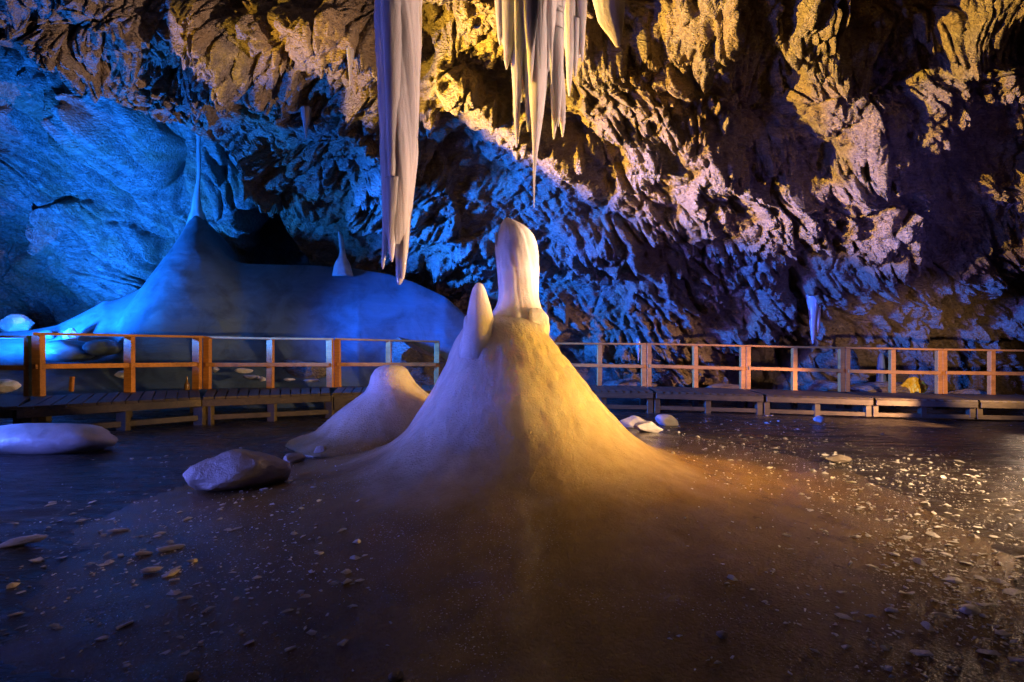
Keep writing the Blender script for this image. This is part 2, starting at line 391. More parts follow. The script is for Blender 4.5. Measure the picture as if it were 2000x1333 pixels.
def build_ceiling():
    cols = np.concatenate([np.arange(-900, -60, 14.0), np.arange(-60, 2064, 2.7), np.arange(2070, 3300, 16.0)])
    base = interp(cols, [(-900,-260),(-300,-60),(0,86),(120,140),(200,186),(300,232),(430,292),(480,372),(560,462),(610,520),(660,570),(760,612),(860,655),(940,720),(1100,768),(1500,784),(2000,788),(3300,800)])
    base += 7*fbm(cols/60, cols*0, 5, 4)*np.clip((700-cols)/200, 0, 1)
    nv = 300
    t = np.linspace(0, 1, nv)[:, None]
    ytop = -28.0
    py = base[None, :]*(1-t) + ytop*t
    extra = -28.0 - np.cumsum(np.linspace(5, 60, 42))
    # rows above the frame: columns high on the left continue from their own base
    rows_e = np.repeat(extra[:, None], len(cols), 1)
    lo = np.minimum(base[None, :]-20, ytop)
    py = base[None, :]*(1-t) + lo*t
    rows_e = lo + (rows_e+28.0)
    py = np.concatenate([py, rows_e], 0)
    px = np.repeat(cols[None, :], py.shape[0], 0)
    px = px + 0*py
    pts = [(0,90,8.0),(0,-60,6.3),(430,290,10.2),(200,180,9.1),(200,40,7.2),(600,500,13.4),(600,250,9.4),(600,60,7.2),
           (850,620,15.0),(850,400,11.4),(850,150,8.2),(850,0,6.6),(1100,740,14.6),(1100,600,13.4),(1100,420,11.2),(1100,200,8.8),(1100,0,6.6),
           (1450,740,14.2),(1450,600,13.0),(1450,420,10.8),(1450,200,8.6),(1450,0,6.6),
           (1750,740,14.0),(1750,600,12.6),(1750,420,10.6),(1750,200,8.6),(1750,0,6.9),
           (2000,740,13.4),(2000,560,12.0),(2000,350,10.0),(2000,150,8.3),(2000,0,7.0),(2500,740,11.5),(2500,400,8.6),(2500,0,6.6),
           (-500,0,6.0),(-500,-200,5.0),(0,-300,4.5),(500,-300,4.4),(1000,-300,4.4),(1500,-300,4.5),(2000,-300,4.8),
           (0,-800,3.1),(1000,-800,3.0),(2000,-800,3.2),(2900,-600,3.8),(3200,500,7.5),(-900,-800,3.3)]
    Y = idw(px, py, pts)
    P = surf_from_grid(px, py, Y)
    N = normals(P)
    U = P[..., 0]*1.0; V = P[..., 2]*0.6 - P[..., 1]*0.8
    # relief (metres), large forms first
    r = np.zeros(px.shape)
    ridges = [([(330,20),(400,22),(462,112),(440,200)], .55, 120, 46),
              ([(540,70),(650,36),(738,108),(745,270)], .55, 170, 55),
              ([(480,150),(545,170),(560,250)], .35, 60, 40),
              ([(845,120),(935,196),(1060,285),(1150,352),(1168,410)], .60, 95, 40),
              ([(1120,70),(1230,96),(1300,150),(1388,258),(1500,320),(1590,400),(1650,450)], .75, 200, 60),
              ([(1296,-30),(1370,66),(1436,130),(1410,215)], .6, 95, 110),
              ([(1600,-60),(1642,80),(1664,140),(1702,200),(1745,305),(1700,420),(1730,520),(1560,565)], .8, 130, 120),
              ([(2060,-40),(1950,10),(1895,75),(1860,112),(1705,150)], .6, 70, 120),
              ([(1480,360),(1440,432),(1340,476)], .4, 60, 40),
              ([(2080,470),(1990,490),(1850,545),(1700,610)], .45, 70, 60),
              ([(1090,430),(1200,470),(1300,560),(1330,640)], .45, 90, 40),
              ([(640,230),(760,290),(860,340)], .3, 50, 30),
              ([(-40,40),(150,110),(330,180),(470,250)], .35, 70, 40),
              ([(1440,560),(1545,570),(1560,660)], .5, 120, 35)]
    wx = px + 26*fbm(px/70, py/70, 41, 4); wy = py + 26*fbm(px/70, py/70, 47, 4)
    for poly, h, wl, wd in ridges:
        r = np.maximum(r, sawridge(wx, wy, poly, h, wl, wd))
    r += 0.30*fbm(U/2.6, V/2.6, 3, 3)
    # hollows: the cave mouth low in the middle right, the pit in the upper right
    for (cx, cy, sx, sy, dep) in [(1525,735,62,42,1.7),(1500,170,70,80,.7),(1740,160,60,110,.5),(1250,300,60,40,.3),(1700,640,80,50,.5),(560,300,70,35,.5),(1560,610,26,70,.9),(900,60,80,40,.5)]:
        r -= dep*np.exp(-((wx-cx)/sx)**2-((wy-cy)/sy)**2)
    blend = sstep(800, 1250, px)[...]      # foliation runs down to the right on the left, up to the right on the right
    out = 0
    for ang, wgt in ((R(-38), 1-blend), (R(42), blend)):
        a, b_ = rot2(U + 0.09*fbm(U/1.1, V/1.1, 61, 3), V*1.0 + 0.09*fbm(U/1.1, V/1.1, 67, 3), -ang)
        f = 0.42*facets(a/1.35, b_/0.46, 11, .9, 1.4) + 0.24*facets(a/0.70, b_/0.22, 23, .9, 1.5) - 0.08*facets(a/0.60, b_/0.26, 29, .9, 1.3)
        f = f + 0.145*facets(a/0.38, b_/0.12, 37, .9, 1.8) - 0.03*facets(a/0.22, b_/0.10, 43, .9, 1.5) + 0.085*facets(a/0.16, b_/0.06, 53, .9, 1.9)
        f = f - 0.16*(1-sstep(0, 0.13, cracks(a/1.0, b_/0.42, 57))) - 0.09*(1-sstep(0, 0.16, cracks(a/0.42, b_/0.17, 59)))
        saw = (b_/0.34 + 1.4*fbm(a/1.5, b_/0.7, 77, 3)) % 1.0
        f = f + 0.07*np.where(saw < 0.85, saw/0.85, (1-saw)/0.15)*sstep(0.35, 0.65, vnoise(a/0.8, b_/0.5, 83))
        out = out + wgt*f
    sm = sstep(0.5, 0.6, vnoise(U/0.9, V/0.9, 91))     # some smoother slabs
    r += out*(1-0.5*sm)
    r -= 0.40
    # fade the relief at the very bottom so it sits on the ground
    D = P + N*r[..., None]
    # return of the lip: rows folded up and back behind the edge
    first = D[0]
    backs = []
    for k, (dy, dz) in enumerate([(3.2, 2.6), (1.7, 1.5), (0.7, 0.75), (0.22, 0.3)]):
        q = first.copy(); on = np.clip((900-cols)/250, 0, 1)
        q[:, 1] += dy + 0.25*fbm(cols/80, cols*0+k, 7, 3)
        q[:, 2] += dz*on - (1-on)*0.5*(4-k)*0.3
        q[:, 0] *= (q[:, 1]/first[:, 1])*0.5+0.5
        backs.append(q)
    D = np.concatenate([np.stack(backs), D], 0)
    me = grid_mesh('cave_ceiling', D)
    o = link('cave_ceiling', me, ROCK)
    tag(o, 'rugged grey brown rock ceiling sloping down to the ground behind the walkway', kind='structure')
    return o
CEIL = build_ceiling()

def build_cove():
    cols = np.arange(-1000, 1010, 5.0); rows = np.arange(30, 830, 5.0)
    cols = np.concatenate([np.arange(-1300, -40, 14.0), np.arange(-40, 760, 2.7), np.arange(770, 1200, 16.0)])
    rows = np.concatenate([np.arange(-420, 40, 20.0), np.arange(50, 700, 2.7), np.arange(706, 860, 14.0)])
    px, py = np.meshgrid(cols, rows)
    pts = [(-700,100,9.5),(-700,600,11.0),(-1200,400,7.0),(0,100,12.0),(0,350,13.4),(0,620,14.5),(200,150,12.5),(200,400,14.5),(200,600,15.0),
           (330,260,12.6),(400,300,12.8),(400,430,15.0),(400,560,16.0),(560,330,13.5),(500,440,15.0),(620,520,18.0),(700,560,18.0),(800,600,18.0),(1000,600,18),(700,200,14),(1000,200,14),
           (-300,-200,8.5),(300,-200,9.0),(900,-200,10),(-1200,-200,6),(-300,820,13.5),(400,820,17),(900,820,18)]
    Y = idw(px, py, pts)
    P = surf_from_grid(px, py, Y); N = normals(P); U = P[..., 0]+0.3*P[..., 1]; V = P[..., 2]*0.9
    r = 0.9*fbm(U/3.2, V/3.2, 103, 3)
    wx = px + 30*fbm(px/90, py/90, 141, 4); wy = py + 30*fbm(px/90, py/90, 147, 4)
    for (cx, cy, sx, sy, dep) in [(372,325,14,48,1.3),(345,350,26,14,.6),(560,470,60,62,3.0),(150,385,50,16,.5),(140,560,60,60,.7),(50,440,60,50,.5),(330,480,18,60,.5)]:
        r -= dep*np.exp(-((wx-cx)/sx)**2-((wy-cy)/sy)**2)
    for (cx, cy, sx, sy, dep) in [(120,440,45,80,.7),(470,440,50,60,1.0),(280,260,110,50,.8),(230,520,90,60,.7),(60,260,60,120,.6),(300,570,70,40,.6)]:
        r += dep*np.exp(-((wx-cx)/sx)**2-((wy-cy)/sy)**2)
    a, b_ = rot2(U + 0.3*fbm(U/1.6, V/1.6, 161, 3), -V + 0.3*fbm(U/1.6, V/1.6, 167, 3), R(50))
    r += 0.42*facets(a/2.2, b_/0.9, 111, .9, 1.3) + 0.24*facets(a/0.9, b_/0.34, 123, .9, 1.5) + 0.13*facets(a/0.4, b_/0.16, 131, .9, 1.7) - 0.2*(1-sstep(0, 0.13, cracks(a/1.7, b_/0.7, 157)))
    r += 0.22*ridged(a/2.2, b_/0.42, 171, 4) + 0.06*facets(a/0.3, b_/0.09, 181, .9, 1.6)
    saw = (b_/0.3 + 1.2*fbm(a/1.5, b_/0.7, 187, 3)) % 1.0
    r += 0.09*np.where(saw < 0.85, saw/0.85, (1-saw)/0.15)*sstep(0.35, 0.65, vnoise(a/1.1, b_/0.6, 193))
    D = P + N*r[..., None]
    o = link('cave_wall', grid_mesh('cave_wall', D), ROCK_COVE)
    tag(o, 'pale foliated rock wall of the cove on the left, behind the ice hill', kind='structure')
build_cove()

# ------------------------------------------------------------------ floor
CX, CY = 0.05, 4.5            # central stalagmite axis
SKIRT = [(0.35,0.30),(0.42,0.16),(0.55,-0.06),(0.72,-0.30),(0.86,-0.50),(1.05,-0.73),(1.30,-0.90),(1.65,-1.02),(2.1,-1.10),(2.6,-1.15),(3.2,-1.19),(4.2,-1.27)]
def skirt_z(x, y):
    th = np.arctan2(y-CY, x-CX); r = np.hypot(x-CX, y-CY)
    return interp(r, SKIRT)
def floor_z(x, y):
    x = np.asarray(x, float); y = np.asarray(y, float)
    z = -1.2 - 0.022*np.clip(x-0.5, 0, 9)*sstep(5, 9, y) + 0.03*fbm(x/2.5, y/2.5, 201, 3)
    # gentle swell under the small cone on the left and below the walkway
    z = z + 0.22*np.exp(-((x+1.6)/1.5)**2-((y-6.1)/1.0)**2)
    z = z + 0.08*np.exp(-((x+5.5)/2.0)**2-((y-5.5)/1.5)**2)
    return z
def ground_z(x, y):
    return np.maximum(floor_z(x, y), skirt_z(x, y))
def build_floor():
    xs = np.concatenate([np.arange(-22, -7, 0.5), np.arange(-7, 9, 0.04), np.arange(9, 22.1, 0.5)])
    ys = np.concatenate([np.arange(-6, 0.6, 0.4), np.arange(0.6, 9, 0.035), np.arange(9, 22, 0.35)])
    X, Y = np.meshgrid(xs, ys)
    Z = floor_z(X, Y)
    Z = Z + 0.006*fbm(X/0.4, Y/0.12, 211, 4) + 0.012*np.maximum(0, fbm(X/0.8, Y/0.4, 217, 4))
    o = link('ice_floor', grid_mesh('ice_floor', np.stack([X, Y, Z], -1)), LAKE, smooth=True)
    tag(o, 'dark glossy ice floor of the cave', kind='structure')
build_floor()

# ------------------------------------------------------------------ bodies of revolution with separate left and right outlines
def outline_body(name, rows, Y, mat, parent=None, depth=1.0, seg=96, n=120, amp=0.02, nscale=3.0, seed=0, flute=0.0, round_top=True, lump=None, ppm=None):
    """rows: (py, left px, right px) from top to bottom at distance Y"""
    rows = np.array(rows, float)
    yy = np.linspace(rows[0, 0], rows[-1, 0], n)
    # denser at the top so that tips round off
    tt = np.linspace(0, 1, n)**1.3; yy = rows[0,0] + (rows[-1,0]-rows[0,0])*tt
    asc = rows[np.argsort(rows[:,0])]
    L = np.interp(yy, asc[:,0], asc[:,1]); Rr = np.interp(yy, asc[:,0], asc[:,2])
    k = np.array([0.25,0.5,0.25])
    for _ in range(2):
        L[1:-1] = np.convolve(L, k, 'same')[1:-1]; Rr[1:-1] = np.convolve(Rr, k, 'same')[1:-1]
    cx = (L+Rr)/2; rad = (Rr-L)/2
    th = np.linspace(0, 2*math.pi, seg, endpoint=False)
    T, YY = np.meshgrid(th, yy); CXg = np.repeat(cx[:, None], seg, 1); RD = np.repeat(rad[:, None], seg, 1)/F*Y
    Z = (HY-YY)/F*Y
    ct, st = np.cos(T), np.sin(T)
    nz = fbm(ct*nscale+Z*nscale*0.6+seed, st*nscale+Z*nscale*0.5, seed+301, 5)
    rr = RD*(1 + amp*nz*2)
    if flute:
        rr = rr*(1 + flute*(ridged(T*3.0/1.0+seed*1.7+0*Z, Z*0.25, seed+331, 3)-0.6))
    if lump: rr = rr + lump(T, YY, Z)
    X = (CXg-HX)/F*Y + rr*ct; Yg = Y + rr*st*depth
    me = grid_mesh(name, np.stack([X, Yg, Z], -1), wrap=True)
    bm = bmesh.new(); bm.from_mesh(me); bm.verts.ensure_lookup_table(); allv = list(bm.verts)
    for row, fl in ((0, False), (n-1, True)):
        vs_ = [allv[row*seg+i] for i in range(seg)]
        c = sum((v.co for v in vs_), Vector())/seg
        cv = bm.verts.new(c)
        for i in range(seg):
            a, b_ = vs_[i], vs_[(i+1) % seg]
            try: bm.faces.new((cv, a, b_) if not fl else (cv, b_, a))
            except ValueError: pass
    bmesh.ops.recalc_face_normals(bm, faces=bm.faces)
    bm.to_mesh(me); bm.free()
    return link(name, me, mat, parent, smooth=True)

# central stalagmite
def build_central():
    root = empty('ice_stalagmite', (CX, CY, -1.2))
    tag(root, 'huge cone shaped ice stalagmite in the foreground, crowned by a thick upright ice column', 'stalagmite')
    # the cone with its wide skirt
    prof = np.array(SKIRT)
    rr = np.concatenate([np.linspace(0.0, 0.34, 14), np.interp(np.linspace(0, 1, 230), np.linspace(0, 1, len(SKIRT)), prof[:,0])])
    zz = np.concatenate([np.interp(np.linspace(0, .34, 14), [0, .25, .34], [0.40, 0.36, 0.31]), np.interp(np.linspace(0, 1, 230), np.linspace(0, 1, len(SKIRT)), prof[:,1])])
    k = np.ones(13)/13
    zp = np.pad(zz, 6, mode='edge'); rp = np.pad(rr, 6, mode='edge')
    zz = np.convolve(zp, k, 'valid'); rr = np.convolve(rp, k, 'valid'); rr[0] = 0.001
    seg = 420
    th = np.linspace(0, 2*math.pi, seg, endpoint=False)
    T, RR = np.meshgrid(th, rr); _, ZZ = np.meshgrid(th, zz)
    ct, st = np.cos(T), np.sin(T)
    body = np.exp(-((RR-0.7)/0.6)**2)
    nz = fbm(ct*1.6*(.4+RR)+ZZ*.6, st*1.6*(.4+RR)+ZZ*.6, 401, 4)
    fl = ridged(T*2.2, ZZ*0.35, 411, 3)-0.6
    lump = np.clip(ct, 0, 1)*np.clip((ZZ+0.75)/0.5, 0, 1)*np.clip((0.45-ZZ)/0.2, 0, 1)
    knob = facets(T*7, ZZ*9+3, 431, 1.6, .3)
    R2 = RR + body*(0.05*nz + 0.018*fl) + lump*(0.03*(knob-0.2))
    # steeper, straighter left flank high up
    R2 = R2 + 0.05*np.clip(-ct, 0, 1)*np.exp(-((ZZ-0.1)/0.2)**2)
    R2[:12] = RR[:12]
    Z2 = ZZ + 0.012*fbm(ct*RR*3, st*RR*3, 421, 4)*sstep(0.2, 1.5, RR) 
    X = CX + R2*ct - 0.12*np.clip((ZZ+0.9)/1.2, 0, 1)*0.9; Yg = CY + R2*st
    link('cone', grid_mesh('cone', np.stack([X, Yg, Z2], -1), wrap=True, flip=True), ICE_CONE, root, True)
    outline_body('column', [(426,988,992),(429,984,1000),(434,981,1010),(441,978,1022),(450,975,1032),(461,972,1040),(474,969,1045),(486,967,1048),(505,968,1051),(525,970,1052),(550,973,1050),(575,974,1049),(590,973,1051),(604,967,1055),(620,954,1066),(640,944,1068),(690,940,1070)], 4.5, ICE_BIG, root, 0.85, amp=0.085, nscale=2.3, seed=3, flute=0.05)
    outline_body('spire', [(553,932,938),(556,928,943),(565,923,948),(580,919,953),(600,915,959),(622,911,964),(645,906,970),(670,900,978),(700,896,985)], 4.22, ICE_BIG, root, 0.9, amp=0.03, seed=7)
    outline_body('nub', [(616,911,918),(619,908,922),(626,906,925),(640,905,927),(680,903,930),(720,900,935)], 4.20, ICE_BIG, root, 0.9, amp=0.03, seed=9)
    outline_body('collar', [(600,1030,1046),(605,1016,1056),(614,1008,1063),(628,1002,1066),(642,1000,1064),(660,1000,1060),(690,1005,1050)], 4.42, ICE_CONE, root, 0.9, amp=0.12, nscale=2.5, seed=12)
    outline_body('flake', [(453,969,971),(458,967,972),(470,967,973),(482,967,975)], 4.47, ICE_CHIP, root, 0.6, seg=24, n=24, amp=0.1, seed=15)
build_central()

# small cone to the left of it
def small_cone():
    root = empty('small_ice_cone', at(765, 860, 5.9))
    tag(root, 'small blunt topped ice cone beside the huge stalagmite, in front of the walkway', 'stalagmite')
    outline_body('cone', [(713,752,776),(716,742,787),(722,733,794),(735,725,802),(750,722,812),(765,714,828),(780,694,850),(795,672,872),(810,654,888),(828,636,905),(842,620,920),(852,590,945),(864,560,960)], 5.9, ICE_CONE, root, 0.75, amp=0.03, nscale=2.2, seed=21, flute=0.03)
small_cone()

# ------------------------------------------------------------------ hill of ice behind the walkway
def build_hill():
    cols = np.concatenate([np.arange(-700, -20, 20.0), np.arange(-20, 1010, 4.0)])
    crest = interp(cols, [(-700,690),(-200,662),(0,650),(60,645),(110,636),(160,612),(185,599),(202,588),(220,586),(240,580),(270,568),(296,548),(320,528),(345,515),(430,520),(470,516),(620,519),(700,526),(760,536),(810,552),(870,580),(905,612),(940,650),(980,700),(1010,730)])
    Yc = interp(cols, [(-700,10.5),(0,11.4),(200,12.0),(400,12.35),(700,12.4),(900,12.7),(1010,12.7)])
    Yf = interp(cols, [(-700,8.8),(0,9.0),(200,9.6),(400,10.2),(700,10.7),(850,11.6),(1010,12.0)])
    Zc = (HY-crest)/F*Yc
    zf = -1.3
    n = 110
    t = np.linspace(0, 1, n)[:, None]
    Yg = Yf + (Yc-Yf)*t
    prof = 0.16*t + 0.84*sstep(0.0, 1.15, t)/sstep(0.0, 1.15, np.array(1.0))
    Z = zf + (Zc-zf)*prof
    # ramps and swells
    px = np.repeat(cols[None, :], n, 0)
    X = (px-HX)/F*Yg
    rs_ = np.hypot(X+8.16, (Yg-12.2)/0.8)
    cone_ = np.interp(rs_, [0,.15,.27,.39,.53,.70,.92,1.24,1.7,2.4,4], [3.7,3.6,3.37,3.10,2.84,2.55,2.22,1.70,0.8,-1.5,-4.0])
    cone_ = cone_ - 6*np.clip(0.45-t, 0, 1)
    Z = np.logaddexp(5*Z, 5*cone_)/5
    Z = Z + 0.16*fbm(X/1.6, Yg/1.2, 501, 4)*np.sin(math.pi*np.clip(t, 0, 1))
    Z = Z + 0.05*fbm(X/0.7+Z, Yg/0.25, 511, 3)*np.clip((1-t)*3, 0, 1)
    # the far side falls away behind the crest
    tb = np.linspace(0, 1, 16)[1:, None]
    Yb = Yc + 4.5*tb; Zb = Z[-1] - (Zc-zf+0.4)*tb**1.6
    Zb = Zb - 0*tb
    Xb = (np.repeat(cols[None, :], 15, 0)-HX)/F*Yc
    P = np.concatenate([np.stack([X, Yg, Z], -1), np.stack([Xb, Yb, Zb], -1)], 0)
    # dark rock showing through at the right shoulder is part of the wall
    root = empty('ice_hill', (-6.0, 11.5, -1.2))
    tag(root, 'broad blue ice hill rising behind the walkway to a tall thin spire that reaches the ceiling', 'ice hill')
    link('slope', grid_mesh('slope', P), ICE_SLOPE, root, True)
    outline_body('spire', [(258,384,393),(285,384,391),(300,384,392),(335,385,392),(352,384,391),(368,381,390),(385,378,391),(400,375,393),(412,374,395),(418,372,399),(440,366,406),(460,360,412),(500,362,410)], 12.2, ICE_SPIRE, root, 0.6, amp=0.05, nscale=1.6, seed=31, flute=0.10)
build_hill()

def blob(name, px, py, Y, w_, h_, d_, mat, label=None, cat='ice block', seed=0, group=None, rot=0, facet=0.34, sub=4, parent=None, tilt=0.0, squash=0.35, free=False):
    """lump of ice or rock, w h d in metres, its foot at photo pixel (px, py) at distance Y"""
    bm = bmesh.new(); bmesh.ops.create_icosphere(bm, subdivisions=sub, radius=1.0)
    rnd = random.Random(seed)
    planes = []
    for i in range(11 if facet < 0.3 else 26):
        v = Vector((rnd.gauss(0,1), rnd.gauss(0,1), rnd.gauss(0,1))).normalized()
        planes.append((v, rnd.uniform(0.6, 0.92)))
    from mathutils import noise as mn
    sub_ = 0
    for v in bm.verts:
        p = v.co.copy()
        for n_, d in planes:
            e = p.dot(n_)-d
            if e > 0: p -= n_*e*min(1.0, facet*3)
        p *= 1 + 0.10*mn.noise(p*1.7+Vector((seed, 0, 0))) + (0.03 if facet < 0.3 else 0.05)*mn.noise(p*6+Vector((seed, 0, 0)))
        v.co = p
    M = Matrix.Rotation(rot, 4, 'Z') @ Matrix.Rotation(tilt, 4, 'Y') @ Matrix.Diagonal((w_/2, d_/2, h_/2, 1))
    bm.transform(M)
    zmin = min(v.co.z for v in bm.verts)
    bmesh.ops.translate(bm, verts=bm.verts, vec=(0, 0, -zmin*(1-squash)))
    me = bpy.data.meshes.new(name); bm.to_mesh(me); bm.free()
    o = link(name, me, mat, None, facet < 0.3)
    x, y, z = at(px, py, Y)
    o.location = (x, y, z)
    if parent:
        o.parent = parent; o.matrix_parent_inverse = Matrix.Translation(parent.location).inverted()
    if label: tag(o, label, cat, group)
    return o

def on_floor(px, py):
    """where the ray through a pixel meets floor or skirt"""
    y = 1.2*F/max(py-HY, 8)
    for _ in range(30):
        x = (px-HX)/F*y
        z = float(ground_z(x, y))
        y = y*0.5 + 0.5*(-z*F/max(py-HY, 8))
    x = (px-HX)/F*y
    return x, y, float(ground_z(x, y))

def floor_block(px, py, wpx, hpx, mat, label, cat, seed, depth=0.7, rot=0, group=None, facet=0.34, tilt=0.0, sub=4, name='ice_block'):
    x, y, z = on_floor(px, py)
    s = y/F
    o = blob(name, px, py, y, wpx*s, hpx*s*1.25, wpx*s*depth, mat, label, cat, seed, group, rot, facet, sub, tilt=tilt)
    o.location = (x*(1+depth*wpx*s*0.4/y), y+depth*wpx*s*0.4, z)
    return o

floor_block(80, 889, 300, 56, ICE_BLOCK, 'large smooth ice mound glowing blue in front of the walkway at the left edge', 'ice block', 41, depth=0.35, facet=0.02, name='ice_mound')
floor_block(462, 962, 215, 78, ICE_DIRTY, 'big dirty ice boulder lying on the dark ice left of the huge stalagmite', 'ice block', 42, depth=0.45, tilt=R(-5), facet=0.22, sub=5)
floor_block(640, 868, 92, 22, ICE_DIRTY, 'low brownish ice slab below the small ice cone', 'ice block', 43, depth=0.5, tilt=R(-8))
floor_block(625, 893, 34, 22, ICE_DIRTY, 'small grubby ice lump behind the right end of the big dirty boulder', 'ice block', 44)
floor_block(575, 905, 60, 18, ICE_DIRTY, 'orange tinged ice fragment touching the right end of the big dirty boulder', 'ice block', 45)
floor_block(1238, 836, 74, 26, ICE_BLOCK, 'pointed pale ice slab standing behind another slab right of the huge stalagmite', 'ice block', 46, facet=0.4, depth=0.5)
floor_block(1262, 845, 78, 20, ICE_BLOCK, 'long flat pale ice slab right of the huge stalagmite, nearest of the slabs', 'ice block', 47, depth=0.45, facet=0.35, tilt=R(6))
floor_block(1304, 832, 50, 22, ICE_BLOCK, 'oval tilted ice slab, rightmost of the pale slabs beside the huge stalagmite', 'ice block', 48, depth=0.5, facet=0.2, tilt=R(16))
floor_block(1598, 824, 22, 12, ICE_BLOCK, 'rounded pale ice lump below the legs of the right walkway', 'ice block', 49)
floor_block(1640, 905, 60, 14, ICE_DIRTY, 'long brownish ice slab among the ice crumbs on the right', 'ice block', 50, depth=0.5)
floor_block(1896, 1203, 44, 18, ICE_CHIP, 'clear glittering ice slab on the dark floor at the lower right', 'ice block', 51, depth=0.5, facet=0.4)
floor_block(40, 1072, 110, 16, ICE_BLOCK, 'long narrow ice splinter lying at the left edge of the floor', 'ice block', 52, depth=0.25, tilt=R(-10), rot=R(14))
floor_block(375, 1332, 34, 18, ICE_DIRTY, 'rough brown ice chunk at the bottom edge, left one of two', 'ice block', 53, sub=3)
floor_block(772, 1334, 36, 20, ICE_DIRTY, 'rough brown ice chunk at the bottom edge, right one of two', 'ice block', 54, sub=3)
floor_block(330, 1078, 56, 12, ICE_BLOCK, 'flat ice splinter pointing up to the right on the left part of the floor', 'ice block', 55, depth=0.3, rot=R(25))
floor_block(277, 1087, 46, 10, ICE_BLOCK, 'flat ice splinter just left of a longer one on the left part of the floor', 'ice block', 56, depth=0.3, rot=R(15))
floor_block(295, 1120, 46, 10, ICE_BLOCK, 'flat ice splinter in front of two others on the left part of the floor', 'ice block', 57, depth=0.3, rot=R(15))
floor_block(232, 1040, 50, 7, ICE_BLOCK, 'thin sliver of ice with a blue tip on the left part of the floor', 'ice block', 58, depth=0.2, rot=R(20))
floor_block(748, 822, 12, 7, ICE_CHIP, 'single bright ice pebble on the flank of the small ice cone', 'ice block', 59)
floor_block(1411, 1250, 24, 16, ICE_DIRTY, 'round veined ice pebble alone on the dark floor at lower right', 'ice block', 60)

# things behind the railing
blob('ice_stump', 137, 668, 11.0, 0.34, 0.42, 0.3, ICE_BLOCK, 'pale pink ice stump behind the left railing, top above the rail', 'ice block', 61, facet=0.3)
blob('ice_stump', 130, 700, 10.7, 1.35, 0.5, 0.8, ICE_SLOPE, 'wide low ice hump carrying the pale pink stump behind the left railing', 'ice block', 62, facet=0.05)
blob('ice_stump', 200, 690, 10.6, 0.75, 0.38, 0.6, ICE_SLOPE, 'low pinkish ice hump right of the pale pink stump behind the left railing', 'ice block', 63, facet=0.1)
blob('ice_stump', 92, 662, 11.3, 0.4, 0.25, 0.3, ICE_SLOPE, 'low blue ice peak left of the pale pink stump', 'ice block', 64, facet=0.2)
blob('frozen_fall', 30, 648, 12.3, 1.25, 0.62, 0.6, ICE_BLOCK, 'bright blue white frozen flow at the foot of the cove wall, left edge', 'ice block', 65, facet=0.34)
blob('ice_chunk', 243, 737, 9.7, 0.42, 0.2, 0.3, ICE_BLOCK, 'white ice chunk behind the middle post of the left railing', 'ice block', 66, facet=0.5)
blob('ice_chunk', 10, 765, 8.9, 0.6, 0.35, 0.4, ICE_BLOCK, 'blue ice pile behind the railing at the left edge', 'ice block', 67, facet=0.4)
for i, (px, py, Y, w_, h_, lab) in enumerate([
        (421, 726, 10.6, .22, .15, 'bluish ice chunk just right of the gap between the first two railing panels'),
        (475, 728, 10.7, .45, .17, 'widest of the pale ice chunks in the second railing panel'),
        (492, 741, 10.5, .45, .14, 'flat ice chunk in front of the widest one in the second railing panel'),
        (512, 744, 10.4, .2, .13, 'pinkish ice chunk close to the middle post of the second railing panel'),
        (565, 744, 10.6, .28, .1, 'whitish ice chunk right of the middle post of the second railing panel'),
        (610, 746, 10.6, .4, .1, 'low bluish ice chunk near the right end of the second railing panel')]):
    blob('ice_chunk', px, py, Y, w_, h_, w_*.7, ICE_BLOCK, lab, 'ice block', 70+i, facet=0.5, sub=3)
blob('rock_slab', 600, 748, 11.3, 1.7, .62, .9, ROCK, 'streaked brown rock slab sloping behind the second railing panel', 'rock', 81, facet=0.34, tilt=R(16), sub=5)
blob('rock_outcrop', 800, 775, 12.2, 3.2, 2.1, 1.6, ROCK, 'dark rock outcrop behind the third railing panel, left of the huge stalagmite', 'rock', 82, facet=0.34, tilt=R(14), sub=6)
blob('rock_heap', 1605, 766, 12.4, 1.3, .42, .8, ROCK, 'pale rock heap behind the right railing below the cave mouth', 'rock', 83, facet=0.4, sub=5)
blob('rock_heap', 1730, 772, 12.2, 2.3, .5, .9, ROCK, 'long dark rock ledge behind the right railing beside the yellow sheet', 'rock', 84, facet=0.34, sub=5)
blob('rock_heap', 1900, 778, 12.0, 1.8, .34, .8, ROCK, 'low rock heap behind the railing at the right end', 'rock', 85, facet=0.4, sub=5)
blob('rock_heap', 1420, 766, 12.8, 1.7, .34, .9, ROCK, 'low rock heap behind the right railing left of the cave mouth', 'rock', 86, facet=0.4, sub=5)
blob('rock_heap', 1230, 764, 13.0, 1.9, .5, .9, ROCK, 'rock ledge behind the railing just right of the huge stalagmite', 'rock', 87, facet=0.4, sub=5)

